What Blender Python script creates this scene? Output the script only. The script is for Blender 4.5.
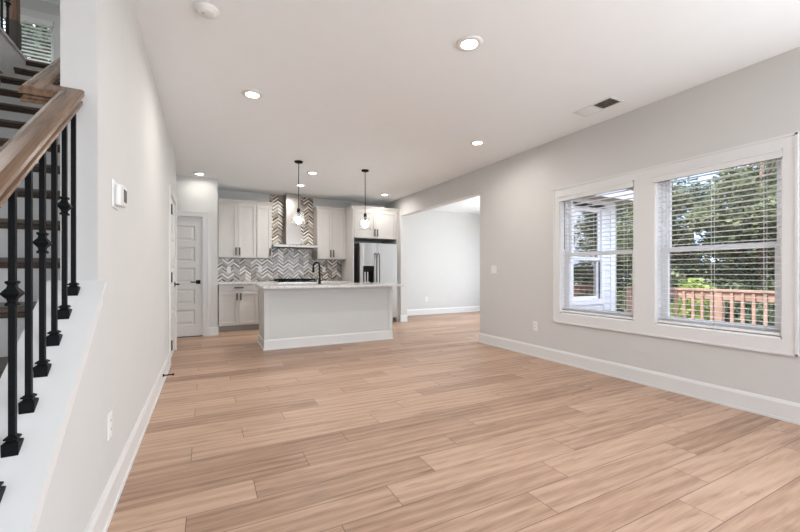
import bpy, math, random
from mathutils import Vector, Matrix
S = bpy.context.scene
for o in list(bpy.data.objects): bpy.data.objects.remove(o)
C = S.collection
R = math.radians
PI = math.pi

# ------------------------------------------------------------------ camera
cam = bpy.data.cameras.new('camera')
cam.sensor_width = 36.0
cam.lens = 36.0 * 376.0 / 800.0
cam.shift_y = 6.3 / 800.0
cam.clip_start = 0.02
cam_o = bpy.data.objects.new('camera', cam); C.objects.link(cam_o)
cam_o.location = (0, 0, 1.09)
cam_o.rotation_euler = (R(90), 0, -math.atan(193 / 376.0))
S.camera = cam_o

# ------------------------------------------------------------------ view and world
S.view_settings.view_transform = 'Standard'
S.view_settings.look = 'None'
S.view_settings.gamma = 1.0
S.view_settings.use_curve_mapping = False
S.view_settings.exposure = 0.95

W = bpy.data.worlds.new('sky'); S.world = W; W.use_nodes = True
nt = W.node_tree; nt.nodes.clear()
wo = nt.nodes.new('ShaderNodeOutputWorld'); bg = nt.nodes.new('ShaderNodeBackground')
tc = nt.nodes.new('ShaderNodeTexCoord'); nz = nt.nodes.new('ShaderNodeTexNoise'); rp = nt.nodes.new('ShaderNodeValToRGB')
nz.inputs['Scale'].default_value = 3.0; nz.inputs['Detail'].default_value = 6.0
rp.color_ramp.elements[0].position = 0.42; rp.color_ramp.elements[0].color = (0.38, 0.52, 0.80, 1)
rp.color_ramp.elements[1].position = 0.62; rp.color_ramp.elements[1].color = (0.78, 0.83, 0.92, 1)
nt.links.new(tc.outputs['Generated'], nz.inputs['Vector']); nt.links.new(nz.outputs['Fac'], rp.inputs['Fac'])
nt.links.new(rp.outputs['Color'], bg.inputs['Color']); bg.inputs['Strength'].default_value = 1.7
nt.links.new(bg.outputs['Background'], wo.inputs['Surface'])

sun = bpy.data.lights.new('sun', 'SUN'); sun.energy = 2.8; sun.angle = R(1.0); sun.color = (1.0, 0.95, 0.86)
sun_o = bpy.data.objects.new('sun', sun); C.objects.link(sun_o)
sun_o.rotation_euler = (0, R(-42), R(-18))      # shines from behind the house onto the woods

def area(name, loc, aim, sx, sy, power, color=(1, 1, 1), spread=180):
    l = bpy.data.lights.new(name, 'AREA'); l.shape = 'RECTANGLE'; l.size = sx; l.size_y = sy
    l.energy = power; l.color = color; l.spread = R(spread)
    o = bpy.data.objects.new(name, l); C.objects.link(o); o.location = loc
    d = Vector(aim) - Vector(loc); o.rotation_euler = d.to_track_quat('-Z', 'Y').to_euler()
    return o
# daylight of the breakfast room's east windows, and added unseen fill lamps
area('fill_rear', (1.7, -2.15, 1.55), (1.7, 4, 3.6), 4.0, 2.1, 28, (0.90, 0.955, 1.0))  # added fill behind the camera, in place of assumed rear windows
area('daylight_breakfast', (6.9, 5.9, 1.5), (4, 6.2, 1.4), 2.0, 1.9, 48, (0.90, 0.96, 1.0))
area('fill_upstairs', (-2.6, 3.6, 5.35), (-1.6, 3.8, 2.0), 2.0, 2.5, 50, (1.0, 0.99, 0.97))  # added fill under the upstairs ceiling to brighten hall and stairs
area('fill_side', (3.70, -1.1, 1.45), (0.0, -0.1, 3.4), 1.7, 1.7, 54, (0.90, 0.955, 1.0))  # added fill out of view, brightens the left wall

# ------------------------------------------------------------------ materials
def newmat(name):
    m = bpy.data.materials.new(name); m.use_nodes = True
    return m, m.node_tree, m.node_tree.nodes['Principled BSDF']
def L(nt, a, b): nt.links.new(a, b)
def N(nt, t, **kw):
    n = nt.nodes.new(t)
    for k, v in kw.items(): setattr(n, k, v)
    return n
def M(nt, op, a, b=None, c=None):
    n = nt.nodes.new('ShaderNodeMath'); n.operation = op
    for i, v in enumerate((a, b, c)):
        if v is None: continue
        if isinstance(v, (int, float)): n.inputs[i].default_value = v
        else: nt.links.new(v, n.inputs[i])
    return n.outputs[0]
def simple(name, col, rough=0.5, metal=0.0, spec=0.5, var=0.03, scale=6.0, bump=0.0, bscale=200.0):
    m, t, p = newmat(name)
    p.inputs['Roughness'].default_value = rough; p.inputs['Metallic'].default_value = metal
    p.inputs['Specular IOR Level'].default_value = spec
    g = N(t, 'ShaderNodeNewGeometry'); n = N(t, 'ShaderNodeTexNoise'); n.inputs['Scale'].default_value = scale; n.inputs['Detail'].default_value = 3
    L(t, g.outputs['Position'], n.inputs['Vector'])
    r = N(t, 'ShaderNodeValToRGB')
    r.color_ramp.elements[0].position = 0.3; r.color_ramp.elements[1].position = 0.7
    r.color_ramp.elements[0].color = tuple(c * (1 - var) for c in col) + (1,)
    r.color_ramp.elements[1].color = tuple(min(1, c * (1 + var)) for c in col) + (1,)
    L(t, n.outputs['Fac'], r.inputs['Fac']); L(t, r.outputs['Color'], p.inputs['Base Color'])
    if bump:
        n2 = N(t, 'ShaderNodeTexNoise'); n2.inputs['Scale'].default_value = bscale
        L(t, g.outputs['Position'], n2.inputs['Vector'])
        b = N(t, 'ShaderNodeBump'); b.inputs['Strength'].default_value = bump; b.inputs['Distance'].default_value = 0.002
        L(t, n2.outputs['Fac'], b.inputs['Height']); L(t, b.outputs['Normal'], p.inputs['Normal'])
    return m
WALL = simple('wall_paint', (0.655, 0.65, 0.637), 0.75, spec=0.25, var=0.008, bump=0.15)
CEIL = simple('ceiling_paint', (0.90, 0.93, 0.95), 0.85, spec=0.2, var=0.006, bump=0.15)
TRIM = simple('white_trim_paint', (0.76, 0.76, 0.755), 0.35, spec=0.4, var=0.005)
DOORW = simple('door_paint', (0.72, 0.71, 0.69), 0.4, spec=0.4, var=0.005)
VINYL = simple('white_vinyl', (0.92, 0.92, 0.92), 0.35, var=0.005)
SLAT = simple('blind_slat_white', (0.91, 0.91, 0.90), 0.4, var=0.01)
GREIGE = simple('cabinet_paint', (0.56, 0.54, 0.515), 0.42, spec=0.4, var=0.01)
ISL = simple('island_paint', (0.64, 0.65, 0.63), 0.45, spec=0.4, var=0.008)
BLACK = simple('black_iron', (0.005, 0.006, 0.007), 0.55, spec=.15, var=0.1)
BLACKM = simple('black_hardware', (0.004, 0.0035, 0.003), 0.55, spec=.15, var=0.1)
PLAST = simple('white_plastic', (0.82, 0.82, 0.81), 0.35, var=0.005)
DARK = simple('gap_shade_dark', (0.03, 0.027, 0.025), 0.8, var=0.1)  # near-black that paints the shade inside gaps, socket slots and the vent
GREYM = simple('appliance_side', (0.10, 0.095, 0.09), 0.45, var=0.1)
SIDING = simple('white_lap_siding', (0.80, 0.82, 0.84), 0.6, var=0.01)
GSOFF = simple('grey_soffit', (0.35, 0.37, 0.35), 0.7, var=0.03)
DECK = simple('deck_boards', (0.30, 0.20, 0.14), 0.7, var=0.2, scale=3)
DECKRAIL = simple('cedar_railing', (0.48, 0.30, 0.215), 0.65, var=0.22, scale=5)
SCREEN = simple('dark_screen', (0.05, 0.05, 0.05), 0.2)
BARK = simple('bark', (0.22, 0.15, 0.11), 0.9, var=0.4, scale=5, bump=0.6, bscale=20)

def mat_steel(name, col=(0.62, 0.62, 0.62), rough=0.28, axis='Z'):
    m, t, p = newmat(name); p.inputs['Metallic'].default_value = 1.0
    g = N(t, 'ShaderNodeNewGeometry'); mp = N(t, 'ShaderNodeMapping')
    mp.inputs['Scale'].default_value = (2, 2, 300) if axis == 'X' else (90, 90, 0.6)
    n = N(t, 'ShaderNodeTexNoise'); n.inputs['Scale'].default_value = 1.0; n.inputs['Detail'].default_value = 3
    L(t, g.outputs['Position'], mp.inputs['Vector']); L(t, mp.outputs['Vector'], n.inputs['Vector'])
    r = N(t, 'ShaderNodeValToRGB')
    r.color_ramp.elements[0].color = tuple(c * .96 for c in col) + (1,); r.color_ramp.elements[1].color = tuple(min(1, c * 1.04) for c in col) + (1,)
    L(t, n.outputs['Fac'], r.inputs['Fac']); L(t, r.outputs['Color'], p.inputs['Base Color'])
    L(t, M(t, 'MULTIPLY_ADD', n.outputs['Fac'], 0.04, rough - .02), p.inputs['Roughness'])
    return m
STEEL = mat_steel('brushed_steel', (0.60, 0.59, 0.58), 0.24)
NICKEL = mat_steel('hood_steel', (0.36, 0.335, 0.31), 0.3)

def mat_glass(name, refl=1.0, tint=(1, 1, 1), base=0.03):
    m, t, p = newmat(name); t.nodes.remove(p)
    out = t.nodes['Material Output']
    tr = N(t, 'ShaderNodeBsdfTransparent'); tr.inputs['Color'].default_value = tint + (1,)
    gl = N(t, 'ShaderNodeBsdfGlossy'); gl.inputs['Roughness'].default_value = 0.02
    mx = N(t, 'ShaderNodeMixShader'); fr = N(t, 'ShaderNodeFresnel'); fr.inputs['IOR'].default_value = 1.45
    L(t, M(t, 'MULTIPLY_ADD', fr.outputs[0], refl, base), mx.inputs['Fac'])
    L(t, tr.outputs[0], mx.inputs[1]); L(t, gl.outputs[0], mx.inputs[2]); L(t, mx.outputs[0], out.inputs['Surface'])
    return m
GLASS = mat_glass('window_glass', 0.5, base=0.0)
GLASSOUT = mat_glass('reflective_window_glass', 1.0, (0.75, 0.8, 0.8), 0.45)
def mat_shade():
    m, t, p = newmat('seeded_glass'); t.nodes.remove(p); out = t.nodes['Material Output']
    tr = N(t, 'ShaderNodeBsdfTransparent'); tr.inputs['Color'].default_value = (.96, .96, .96, 1)
    tl = N(t, 'ShaderNodeBsdfTranslucent'); tl.inputs['Color'].default_value = (.95, .95, .95, 1)
    gl = N(t, 'ShaderNodeBsdfGlossy'); gl.inputs['Roughness'].default_value = 0.05
    lw = N(t, 'ShaderNodeLayerWeight'); lw.inputs['Blend'].default_value = .25
    m1 = N(t, 'ShaderNodeMixShader'); m1.inputs[0].default_value = .11
    L(t, tr.outputs[0], m1.inputs[1]); L(t, tl.outputs[0], m1.inputs[2])
    m2 = N(t, 'ShaderNodeMixShader'); L(t, M(t, 'MULTIPLY', lw.outputs['Facing'], .35), m2.inputs[0])
    L(t, m1.outputs[0], m2.inputs[1]); L(t, gl.outputs[0], m2.inputs[2]); L(t, m2.outputs[0], out.inputs['Surface'])
    return m
SHADEG = mat_shade()

def emit(name, col, s):
    m, t, p = newmat(name); p.inputs['Base Color'].default_value = (*col, 1)
    p.inputs['Emission Color'].default_value = (*col, 1); p.inputs['Emission Strength'].default_value = s
    return m
LAMP = emit('lamp_lens', (1.0, 0.97, 0.92), 9.0)
BULB = emit('bulb_glow', (1.0, 0.95, 0.88), 5.0)

def mat_planks():
    m, t, p = newmat('oak_plank_floor')
    g = N(t, 'ShaderNodeNewGeometry'); s = N(t, 'ShaderNodeSeparateXYZ'); L(t, g.outputs['Position'], s.inputs[0])
    x, y = s.outputs[0], s.outputs[1]
    PW, PL = 0.186, 1.195
    v = M(t, 'DIVIDE', M(t, 'SUBTRACT', y, 1.556), PW); k = M(t, 'FLOOR', v); fv = M(t, 'SUBTRACT', v, k)
    u = M(t, 'DIVIDE', M(t, 'SUBTRACT', M(t, 'SUBTRACT', x, 0.815), M(t, 'MULTIPLY', k, 0.2985)), PL)
    ku = M(t, 'FLOOR', u); fu = M(t, 'SUBTRACT', u, ku)
    cv = N(t, 'ShaderNodeCombineXYZ'); L(t, k, cv.inputs[0]); L(t, ku, cv.inputs[1])
    wn = N(t, 'ShaderNodeTexWhiteNoise', noise_dimensions='3D'); L(t, cv.outputs[0], wn.inputs['Vector'])
    rnd = wn.outputs['Value']
    # per plank offset of the grain
    gc = N(t, 'ShaderNodeCombineXYZ')
    L(t, M(t, 'MULTIPLY_ADD', rnd, 37.0, M(t, 'MULTIPLY', x, 1.6)), gc.inputs[0]); L(t, M(t, 'MULTIPLY', y, 24.0), gc.inputs[1]); L(t, M(t, 'MULTIPLY', rnd, 91.0), gc.inputs[2])
    n1 = N(t, 'ShaderNodeTexNoise'); n1.inputs['Scale'].default_value = 1.0; n1.inputs['Detail'].default_value = 6; n1.inputs['Roughness'].default_value = 0.62; n1.inputs['Distortion'].default_value = 0.5
    L(t, gc.outputs[0], n1.inputs['Vector'])
    gc2 = N(t, 'ShaderNodeCombineXYZ')
    L(t, M(t, 'MULTIPLY_ADD', rnd, 11.0, M(t, 'MULTIPLY', x, 6.0)), gc2.inputs[0]); L(t, M(t, 'MULTIPLY', y, 120.0), gc2.inputs[1]); L(t, rnd, gc2.inputs[2])
    n2 = N(t, 'ShaderNodeTexNoise'); n2.inputs['Scale'].default_value = 1.0; n2.inputs['Detail'].default_value = 4; L(t, gc2.outputs[0], n2.inputs['Vector'])
    # cathedral grain: bent rings
    w = N(t, 'ShaderNodeTexWave', wave_type='RINGS', rings_direction='Z'); w.inputs['Scale'].default_value = 1.1; w.inputs['Distortion'].default_value = 5.0; w.inputs['Detail'].default_value = 3; w.inputs['Detail Scale'].default_value = 0.8
    gc3 = N(t, 'ShaderNodeCombineXYZ'); L(t, M(t, 'MULTIPLY_ADD', x, 0.55, M(t, 'MULTIPLY', rnd, 20.0)), gc3.inputs[0]); L(t, M(t, 'MULTIPLY', M(t, 'ADD', y, M(t, 'MULTIPLY', rnd, 3.0)), 5.0), gc3.inputs[1])
    L(t, gc3.outputs[0], w.inputs['Vector'])
    f = M(t, 'ADD', M(t, 'MULTIPLY', n1.outputs['Fac'], 0.60), M(t, 'ADD', M(t, 'MULTIPLY', n2.outputs['Fac'], 0.30), M(t, 'MULTIPLY', w.outputs['Fac'], 0.10)))
    f = M(t, 'ADD', f, M(t, 'MULTIPLY', M(t, 'SUBTRACT', rnd, 0.5), 0.22))
    r = N(t, 'ShaderNodeValToRGB'); e = r.color_ramp.elements
    e[0].position = 0.25; e[0].color = (0.225, 0.130, 0.083, 1)
    e[1].position = 0.72; e[1].color = (0.58, 0.40, 0.293, 1)
    a = e.new(0.42); a.color = (0.385, 0.24, 0.162, 1)
    b_ = e.new(0.55); b_.color = (0.485, 0.318, 0.223, 1)
    L(t, f, r.inputs['Fac'])
    # small dark knots and flecks along the grain
    gk = N(t, 'ShaderNodeCombineXYZ'); L(t, M(t, 'MULTIPLY_ADD', rnd, 53.0, M(t, 'MULTIPLY', x, 2.6)), gk.inputs[0]); L(t, M(t, 'MULTIPLY', y, 15.0), gk.inputs[1])
    nk = N(t, 'ShaderNodeTexNoise'); nk.inputs['Scale'].default_value = 1.6; nk.inputs['Detail'].default_value = 5; L(t, gk.outputs[0], nk.inputs['Vector'])
    fl = N(t, 'ShaderNodeMapRange'); L(t, nk.outputs['Fac'], fl.inputs[0]); fl.inputs[1].default_value = 0.60; fl.inputs[2].default_value = 0.76; fl.inputs[3].default_value = 0.0; fl.inputs[4].default_value = 0.55
    mk = N(t, 'ShaderNodeMix', data_type='RGBA'); L(t, fl.outputs[0], mk.inputs[0]); L(t, r.outputs['Color'], mk.inputs[6]); mk.inputs[7].default_value = (0.17, 0.095, 0.06, 1)
    # joints
    dv = M(t, 'MINIMUM', fv, M(t, 'SUBTRACT', 1.0, fv)); du = M(t, 'MINIMUM', fu, M(t, 'SUBTRACT', 1.0, fu))
    j = M(t, 'MINIMUM', M(t, 'MULTIPLY', dv, PW), M(t, 'MULTIPLY', du, PL))
    jm = M(t, 'LESS_THAN', j, 0.0019)
    mx = N(t, 'ShaderNodeMix', data_type='RGBA'); L(t, M(t, 'MULTIPLY', jm, 0.78), mx.inputs[0])
    L(t, mk.outputs[2], mx.inputs[6]); mx.inputs[7].default_value = (0.08, 0.045, 0.03, 1)
    L(t, mx.outputs[2], p.inputs['Base Color'])
    L(t, M(t, 'MULTIPLY_ADD', n2.outputs['Fac'], 0.15, 0.33), p.inputs['Roughness']); p.inputs['Specular IOR Level'].default_value = 0.45
    b = N(t, 'ShaderNodeBump'); b.inputs['Strength'].default_value = 0.25; b.inputs['Distance'].default_value = 0.001
    L(t, M(t, 'SUBTRACT', n2.outputs['Fac'], jm), b.inputs['Height']); L(t, b.outputs['Normal'], p.inputs['Normal'])
    return m
PLANK = mat_planks()

def mat_chevron():
    m, t, p = newmat('chevron_mosaic')
    g = N(t, 'ShaderNodeNewGeometry'); s = N(t, 'ShaderNodeSeparateXYZ'); L(t, g.outputs['Position'], s.inputs[0])
    x, z = s.outputs[0], s.outputs[2]
    CW, PT = 0.106, 0.036
    u = M(t, 'DIVIDE', M(t, 'SUBTRACT', x, 0.262 - CW * 8), CW); c = M(t, 'FLOOR', u); fu = M(t, 'SUBTRACT', u, c)
    par = M(t, 'MODULO', M(t, 'ABSOLUTE', c), 2.0)
    tri = M(t, 'ADD', M(t, 'MULTIPLY', par, M(t, 'SUBTRACT', 1.0, fu)), M(t, 'MULTIPLY', M(t, 'SUBTRACT', 1.0, par), fu))
    v = M(t, 'DIVIDE', M(t, 'ADD', z, M(t, 'MULTIPLY', tri, CW * 0.80)), PT); k = M(t, 'FLOOR', v); fv = M(t, 'SUBTRACT', v, k)
    cv = N(t, 'ShaderNodeCombineXYZ'); L(t, k, cv.inputs[0]); L(t, c, cv.inputs[1])
    wn = N(t, 'ShaderNodeTexWhiteNoise', noise_dimensions='3D'); L(t, cv.outputs[0], wn.inputs['Vector'])
    r = N(t, 'ShaderNodeValToRGB'); r.color_ramp.interpolation = 'CONSTANT'; e = r.color_ramp.elements
    cols = [(0.0, (0.03, 0.02, 0.015)), (0.13, (0.14, 0.10, 0.075)), (0.29, (0.30, 0.24, 0.19)), (0.45, (0.43, 0.37, 0.31)), (0.62, (0.64, 0.57, 0.49)), (0.78, (0.88, 0.85, 0.80))]
    e[0].position = 0; e[0].color = cols[0][1] + (1,); e[1].position = cols[1][0]; e[1].color = cols[1][1] + (1,)
    for q, cc in cols[2:]:
        a = e.new(q); a.color = cc + (1,)
    kp_ = M(t, 'MODULO', M(t, 'ABSOLUTE', k), 2.0)
    L(t, M(t, 'ADD', M(t, 'MULTIPLY', wn.outputs['Value'], 0.64), M(t, 'MULTIPLY', kp_, 0.36)), r.inputs['Fac'])
    dv = M(t, 'MINIMUM', fv, M(t, 'SUBTRACT', 1.0, fv)); du = M(t, 'MINIMUM', fu, M(t, 'SUBTRACT', 1.0, fu))
    gm = M(t, 'MAXIMUM', M(t, 'LESS_THAN', dv, 0.07), M(t, 'LESS_THAN', du, 0.015))
    mx = N(t, 'ShaderNodeMix', data_type='RGBA'); L(t, gm, mx.inputs[0]); L(t, r.outputs['Color'], mx.inputs[6]); mx.inputs[7].default_value = (0.50, 0.46, 0.42, 1)
    L(t, mx.outputs[2], p.inputs['Base Color']); p.inputs['Roughness'].default_value = 0.22
    return m
TILE = mat_chevron()

def mat_stone():
    m, t, p = newmat('speckled_stone')
    g = N(t, 'ShaderNodeNewGeometry'); v = N(t, 'ShaderNodeTexVoronoi'); v.inputs['Scale'].default_value = 110; L(t, g.outputs['Position'], v.inputs['Vector'])
    n = N(t, 'ShaderNodeTexNoise'); n.inputs['Scale'].default_value = 35; n.inputs['Detail'].default_value = 5; L(t, g.outputs['Position'], n.inputs['Vector'])
    r = N(t, 'ShaderNodeValToRGB'); e = r.color_ramp.elements
    e[0].position = 0.32; e[0].color = (0.36, 0.33, 0.30, 1); e[1].position = 0.55; e[1].color = (0.66, 0.65, 0.63, 1)
    a = e.new(0.45); a.color = (0.58, 0.56, 0.53, 1)
    L(t, M(t, 'ADD', M(t, 'MULTIPLY', n.outputs['Fac'], 0.8), M(t, 'MULTIPLY', v.outputs['Distance'], 0.25)), r.inputs['Fac']); L(t, r.outputs['Color'], p.inputs['Base Color'])
    p.inputs['Roughness'].default_value = 0.15
    return m
STONE = mat_stone()

def mat_wood(name, c0, c1, rough=0.35, axis=1, tilt=0):
    m, t, p = newmat(name)
    g = N(t, 'ShaderNodeNewGeometry'); mp = N(t, 'ShaderNodeMapping')
    sc = [60, 60, 60]; sc[axis] = 4; mp.vector_type = 'TEXTURE' if tilt else 'POINT'
    if tilt: sc = [1 / q for q in sc]; mp.inputs['Rotation'].default_value = (tilt, 0, 0)
    mp.inputs['Scale'].default_value = sc
    n = N(t, 'ShaderNodeTexNoise'); n.inputs['Scale'].default_value = 1; n.inputs['Detail'].default_value = 4; n.inputs['Distortion'].default_value = 0.5
    L(t, g.outputs['Position'], mp.inputs['Vector']); L(t, mp.outputs[0], n.inputs['Vector'])
    r = N(t, 'ShaderNodeValToRGB'); r.color_ramp.elements[0].position = 0.3; r.color_ramp.elements[1].position = 0.7
    r.color_ramp.elements[0].color = c0 + (1,); r.color_ramp.elements[1].color = c1 + (1,)
    L(t, n.outputs['Fac'], r.inputs['Fac']); L(t, r.outputs['Color'], p.inputs['Base Color'])
    p.inputs['Roughness'].default_value = rough
    return m
RAILW = mat_wood('stained_oak_rail', (0.10, 0.055, 0.032), (0.23, 0.138, 0.083), 0.27, 1, math.atan(.765))
TREADW = mat_wood('stained_oak_tread', (0.05, 0.035, 0.026), (0.13, 0.095, 0.07), 0.4, 0)
NEWELW = mat_wood('stained_oak_newel', (0.09, 0.045, 0.025), (0.19, 0.10, 0.06), 0.4, 2)

def mat_leaf(name, c0, c1):
    m, t, p = newmat(name)
    g = N(t, 'ShaderNodeNewGeometry')
    r = N(t, 'ShaderNodeValToRGB'); r.color_ramp.elements[0].color = c0 + (1,); r.color_ramp.elements[1].color = c1 + (1,)
    L(t, g.outputs['Random Per Island'], r.inputs['Fac']); L(t, r.outputs['Color'], p.inputs['Base Color'])
    p.inputs['Roughness'].default_value = 0.6
    out = t.nodes['Material Output']; tl = N(t, 'ShaderNodeBsdfTranslucent'); mx = N(t, 'ShaderNodeMixShader'); mx.inputs[0].default_value = 0.3
    L(t, r.outputs['Color'], tl.inputs['Color']); L(t, p.outputs[0], mx.inputs[1]); L(t, tl.outputs[0], mx.inputs[2]); L(t, mx.outputs[0], out.inputs['Surface'])
    return m
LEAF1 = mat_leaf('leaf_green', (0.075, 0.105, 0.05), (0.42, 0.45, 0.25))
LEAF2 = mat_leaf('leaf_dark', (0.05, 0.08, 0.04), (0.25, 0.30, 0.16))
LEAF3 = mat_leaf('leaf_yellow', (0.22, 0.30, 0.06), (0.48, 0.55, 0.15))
def mat_ground():
    m = simple('clay_and_grass', (0.2, 0.2, 0.1), 0.95)
    t = m.node_tree; r = [n for n in t.nodes if n.type == 'VALTORGB'][0]; n = [q for q in t.nodes if q.type == 'TEX_NOISE'][0]; n.inputs['Scale'].default_value = 0.9
    r.color_ramp.elements[0].position = 0.45; r.color_ramp.elements[1].position = 0.55
    r.color_ramp.elements[0].color = (0.12, 0.17, 0.05, 1); r.color_ramp.elements[1].color = (0.42, 0.2, 0.13, 1)
    return m
GROUND = mat_ground()

# ------------------------------------------------------------------ helpers
ORG = {}
def props(o, label=None, cat=None, group=None, kind=None):
    if label: o['label'] = label
    if cat: o['category'] = cat
    if group: o['group'] = group
    if kind: o['kind'] = kind
    return o
def thing(name, loc, label=None, cat=None, group=None, kind=None):
    o = bpy.data.objects.new(name, None); C.objects.link(o); o.location = loc; o.empty_display_size = 0.1
    ORG[o] = Vector(loc)
    return props(o, label, cat, group, kind)
class MB:
    def __init__(s): s.v = []; s.f = []; s.sm = []
    def add(s, vs, fs, smooth=False):
        b = len(s.v); s.v += [tuple(v) for v in vs]
        for f in fs: s.f.append([b + i for i in f]); s.sm.append(smooth)
        return s
    def box(s, x0, x1, y0, y1, z0, z1):
        if x0 > x1: x0, x1 = x1, x0
        if y0 > y1: y0, y1 = y1, y0
        if z0 > z1: z0, z1 = z1, z0
        return s.add([(x0, y0, z0), (x1, y0, z0), (x1, y1, z0), (x0, y1, z0), (x0, y0, z1), (x1, y0, z1), (x1, y1, z1), (x0, y1, z1)],
                     [(0, 3, 2, 1), (4, 5, 6, 7), (0, 1, 5, 4), (1, 2, 6, 5), (2, 3, 7, 6), (3, 0, 4, 7)])
    def prism(s, poly, axis, a, b):
        """poly: list of 2D points in the two other axes (in x,y,z order); extruded along axis from a to b"""
        def P(q, w):
            l = list(q); l.insert(axis, w); return tuple(l)
        n = len(poly)
        fs = [tuple(range(n)), tuple(range(2 * n - 1, n - 1, -1))] + [(i, (i + 1) % n, n + (i + 1) % n, n + i) for i in range(n)]
        return s.add([P(q, a) for q in poly] + [P(q, b) for q in poly], fs)
    def tube(s, pts, r, n=10, caps=True):
        pts = [Vector(p) for p in pts]; rs = r if isinstance(r, (list, tuple)) else [r] * len(pts)
        rings = []; up = None
        for i, p in enumerate(pts):
            d = (pts[min(i + 1, len(pts) - 1)] - pts[max(i - 1, 0)]).normalized()
            if up is None: up = Vector((0, 0, 1)) if abs(d.z) < 0.9 else Vector((1, 0, 0))
            a = d.cross(up).normalized(); bb = a.cross(d).normalized(); up = bb
            rings.append([p + (a * math.cos(2 * PI * k / n) + bb * math.sin(2 * PI * k / n)) * rs[i] for k in range(n)])
        vs = [v for rg in rings for v in rg]; fs = []
        for i in range(len(rings) - 1):
            for k in range(n): fs.append((i * n + k, i * n + (k + 1) % n, (i + 1) * n + (k + 1) % n, (i + 1) * n + k))
        s.add(vs, fs, True)
        if caps:
            b = len(s.v) - len(vs)
            s.f.append([b + k for k in range(n)][::-1]); s.sm.append(False)
            s.f.append([b + (len(rings) - 1) * n + k for k in range(n)]); s.sm.append(False)
        return s
    def lathe(s, cx, cy, prof, n=24, sq=False):
        """prof: list of (radius, z)"""
        vs = []; fs = []
        for r, z in prof:
            for k in range(n):
                a = 2 * PI * (k + (0.5 if sq else 0)) / n
                vs.append((cx + r * math.cos(a), cy + r * math.sin(a), z))
        m = len(prof)
        for i in range(m - 1):
            for k in range(n): fs.append((i * n + k, i * n + (k + 1) % n, (i + 1) * n + (k + 1) % n, (i + 1) * n + k))
        if prof[0][0] > 1e-5: fs.append(tuple(range(n - 1, -1, -1)))
        if prof[-1][0] > 1e-5: fs.append(tuple((m - 1) * n + k for k in range(n)))
        return s.add(vs, fs, not sq)
    def sweep(s, prof, path, frames, closed=False):
        """prof: 2D list; frames: (right, up) per path point"""
        n = len(prof); vs = []
        for p, (a, b) in zip(path, frames):
            for q in prof: vs.append(Vector(p) + Vector(a) * q[0] + Vector(b) * q[1])
        fs = []
        for i in range(len(path) - 1):
            for k in range(n): fs.append((i * n + k, i * n + (k + 1) % n, (i + 1) * n + (k + 1) % n, (i + 1) * n + k))
        fs.append(tuple(range(n - 1, -1, -1))); fs.append(tuple((len(path) - 1) * n + k for k in range(n)))
        return s.add(vs, fs)
    def build(s, name, mat, parent=None, bevel=0, kind=None, label=None, cat=None, group=None, org=None):
        xs = list(zip(*s.v))
        if parent is not None: o0 = ORG[parent]
        elif org is not None: o0 = Vector(org)
        else: o0 = Vector(((min(xs[0]) + max(xs[0])) / 2, (min(xs[1]) + max(xs[1])) / 2, min(xs[2])))
        me = bpy.data.meshes.new(name)
        me.from_pydata([(v[0] - o0.x, v[1] - o0.y, v[2] - o0.z) for v in s.v], [], s.f)
        me.polygons.foreach_set('use_smooth', s.sm); me.materials.append(mat)
        import bmesh
        bm = bmesh.new(); bm.from_mesh(me); bmesh.ops.recalc_face_normals(bm, faces=bm.faces); bm.to_mesh(me); bm.free()
        me.update()
        o = bpy.data.objects.new(name, me); C.objects.link(o)
        if parent is not None: o.parent = parent
        else: o.location = o0
        ORG[o] = o0
        if bevel:
            b = o.modifiers.new('bevel', 'BEVEL'); b.width = bevel; b.segments = 2; b.limit_method = 'ANGLE'; b.angle_limit = R(40)
        return props(o, label, cat, group, kind)
def copytree(o, loc=None, label=None, parent=None):
    c = o.copy(); C.objects.link(c); ORG[c] = ORG[o]
    if parent is not None: c.parent = parent
    if loc is not None: c.location = loc
    if label: c['label'] = label
    for ch in [q for q in bpy.data.objects if q.parent == o]: copytree(ch, None, None, c)
    return c
def st(name, mb, mat, parent=None, bevel=0):
    return mb.build(name, mat, parent, bevel, kind='structure' if parent is None else None)

XR, XL, ZC = 3.785, -0.395, 2.71
YE = 1.92               # end of the full height stair wall
XI = -0.512             # stair side of that wall
def capz(y): return 1.058 + 0.765 * (y - YE)

# ------------------------------------------------------------------ floors and ceilings
st('floor', MB().box(-1.62, 3.94, -2.4, 8.3, -0.1, 0.0).box(3.94, 7.08, 4.644, 8.47, -0.1, 0.0), PLANK)
st('ceiling', MB().box(XL, 3.94, -2.4, 8.3, ZC, ZC + .3).box(-1.62, XL, -2.4, -0.1, ZC, ZC + .3).box(-1.62, XL, 6.3, 8.3, ZC, ZC + .3), CEIL)
st('ceiling_breakfast', MB().box(3.94, 7.2, 4.5, 8.6, ZC, ZC + .3), CEIL)
st('floor_upstairs', MB().box(-4.5, -1.5, -0.1, 4.656, 2.75, 3.03).box(-4.5, XI, 4.68, 8.2, 2.75, 3.03), TRIM)
st('ceiling_upstairs', MB().box(-4.6, XL, -0.2, 8.3, 5.5, 5.6), CEIL)

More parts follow.
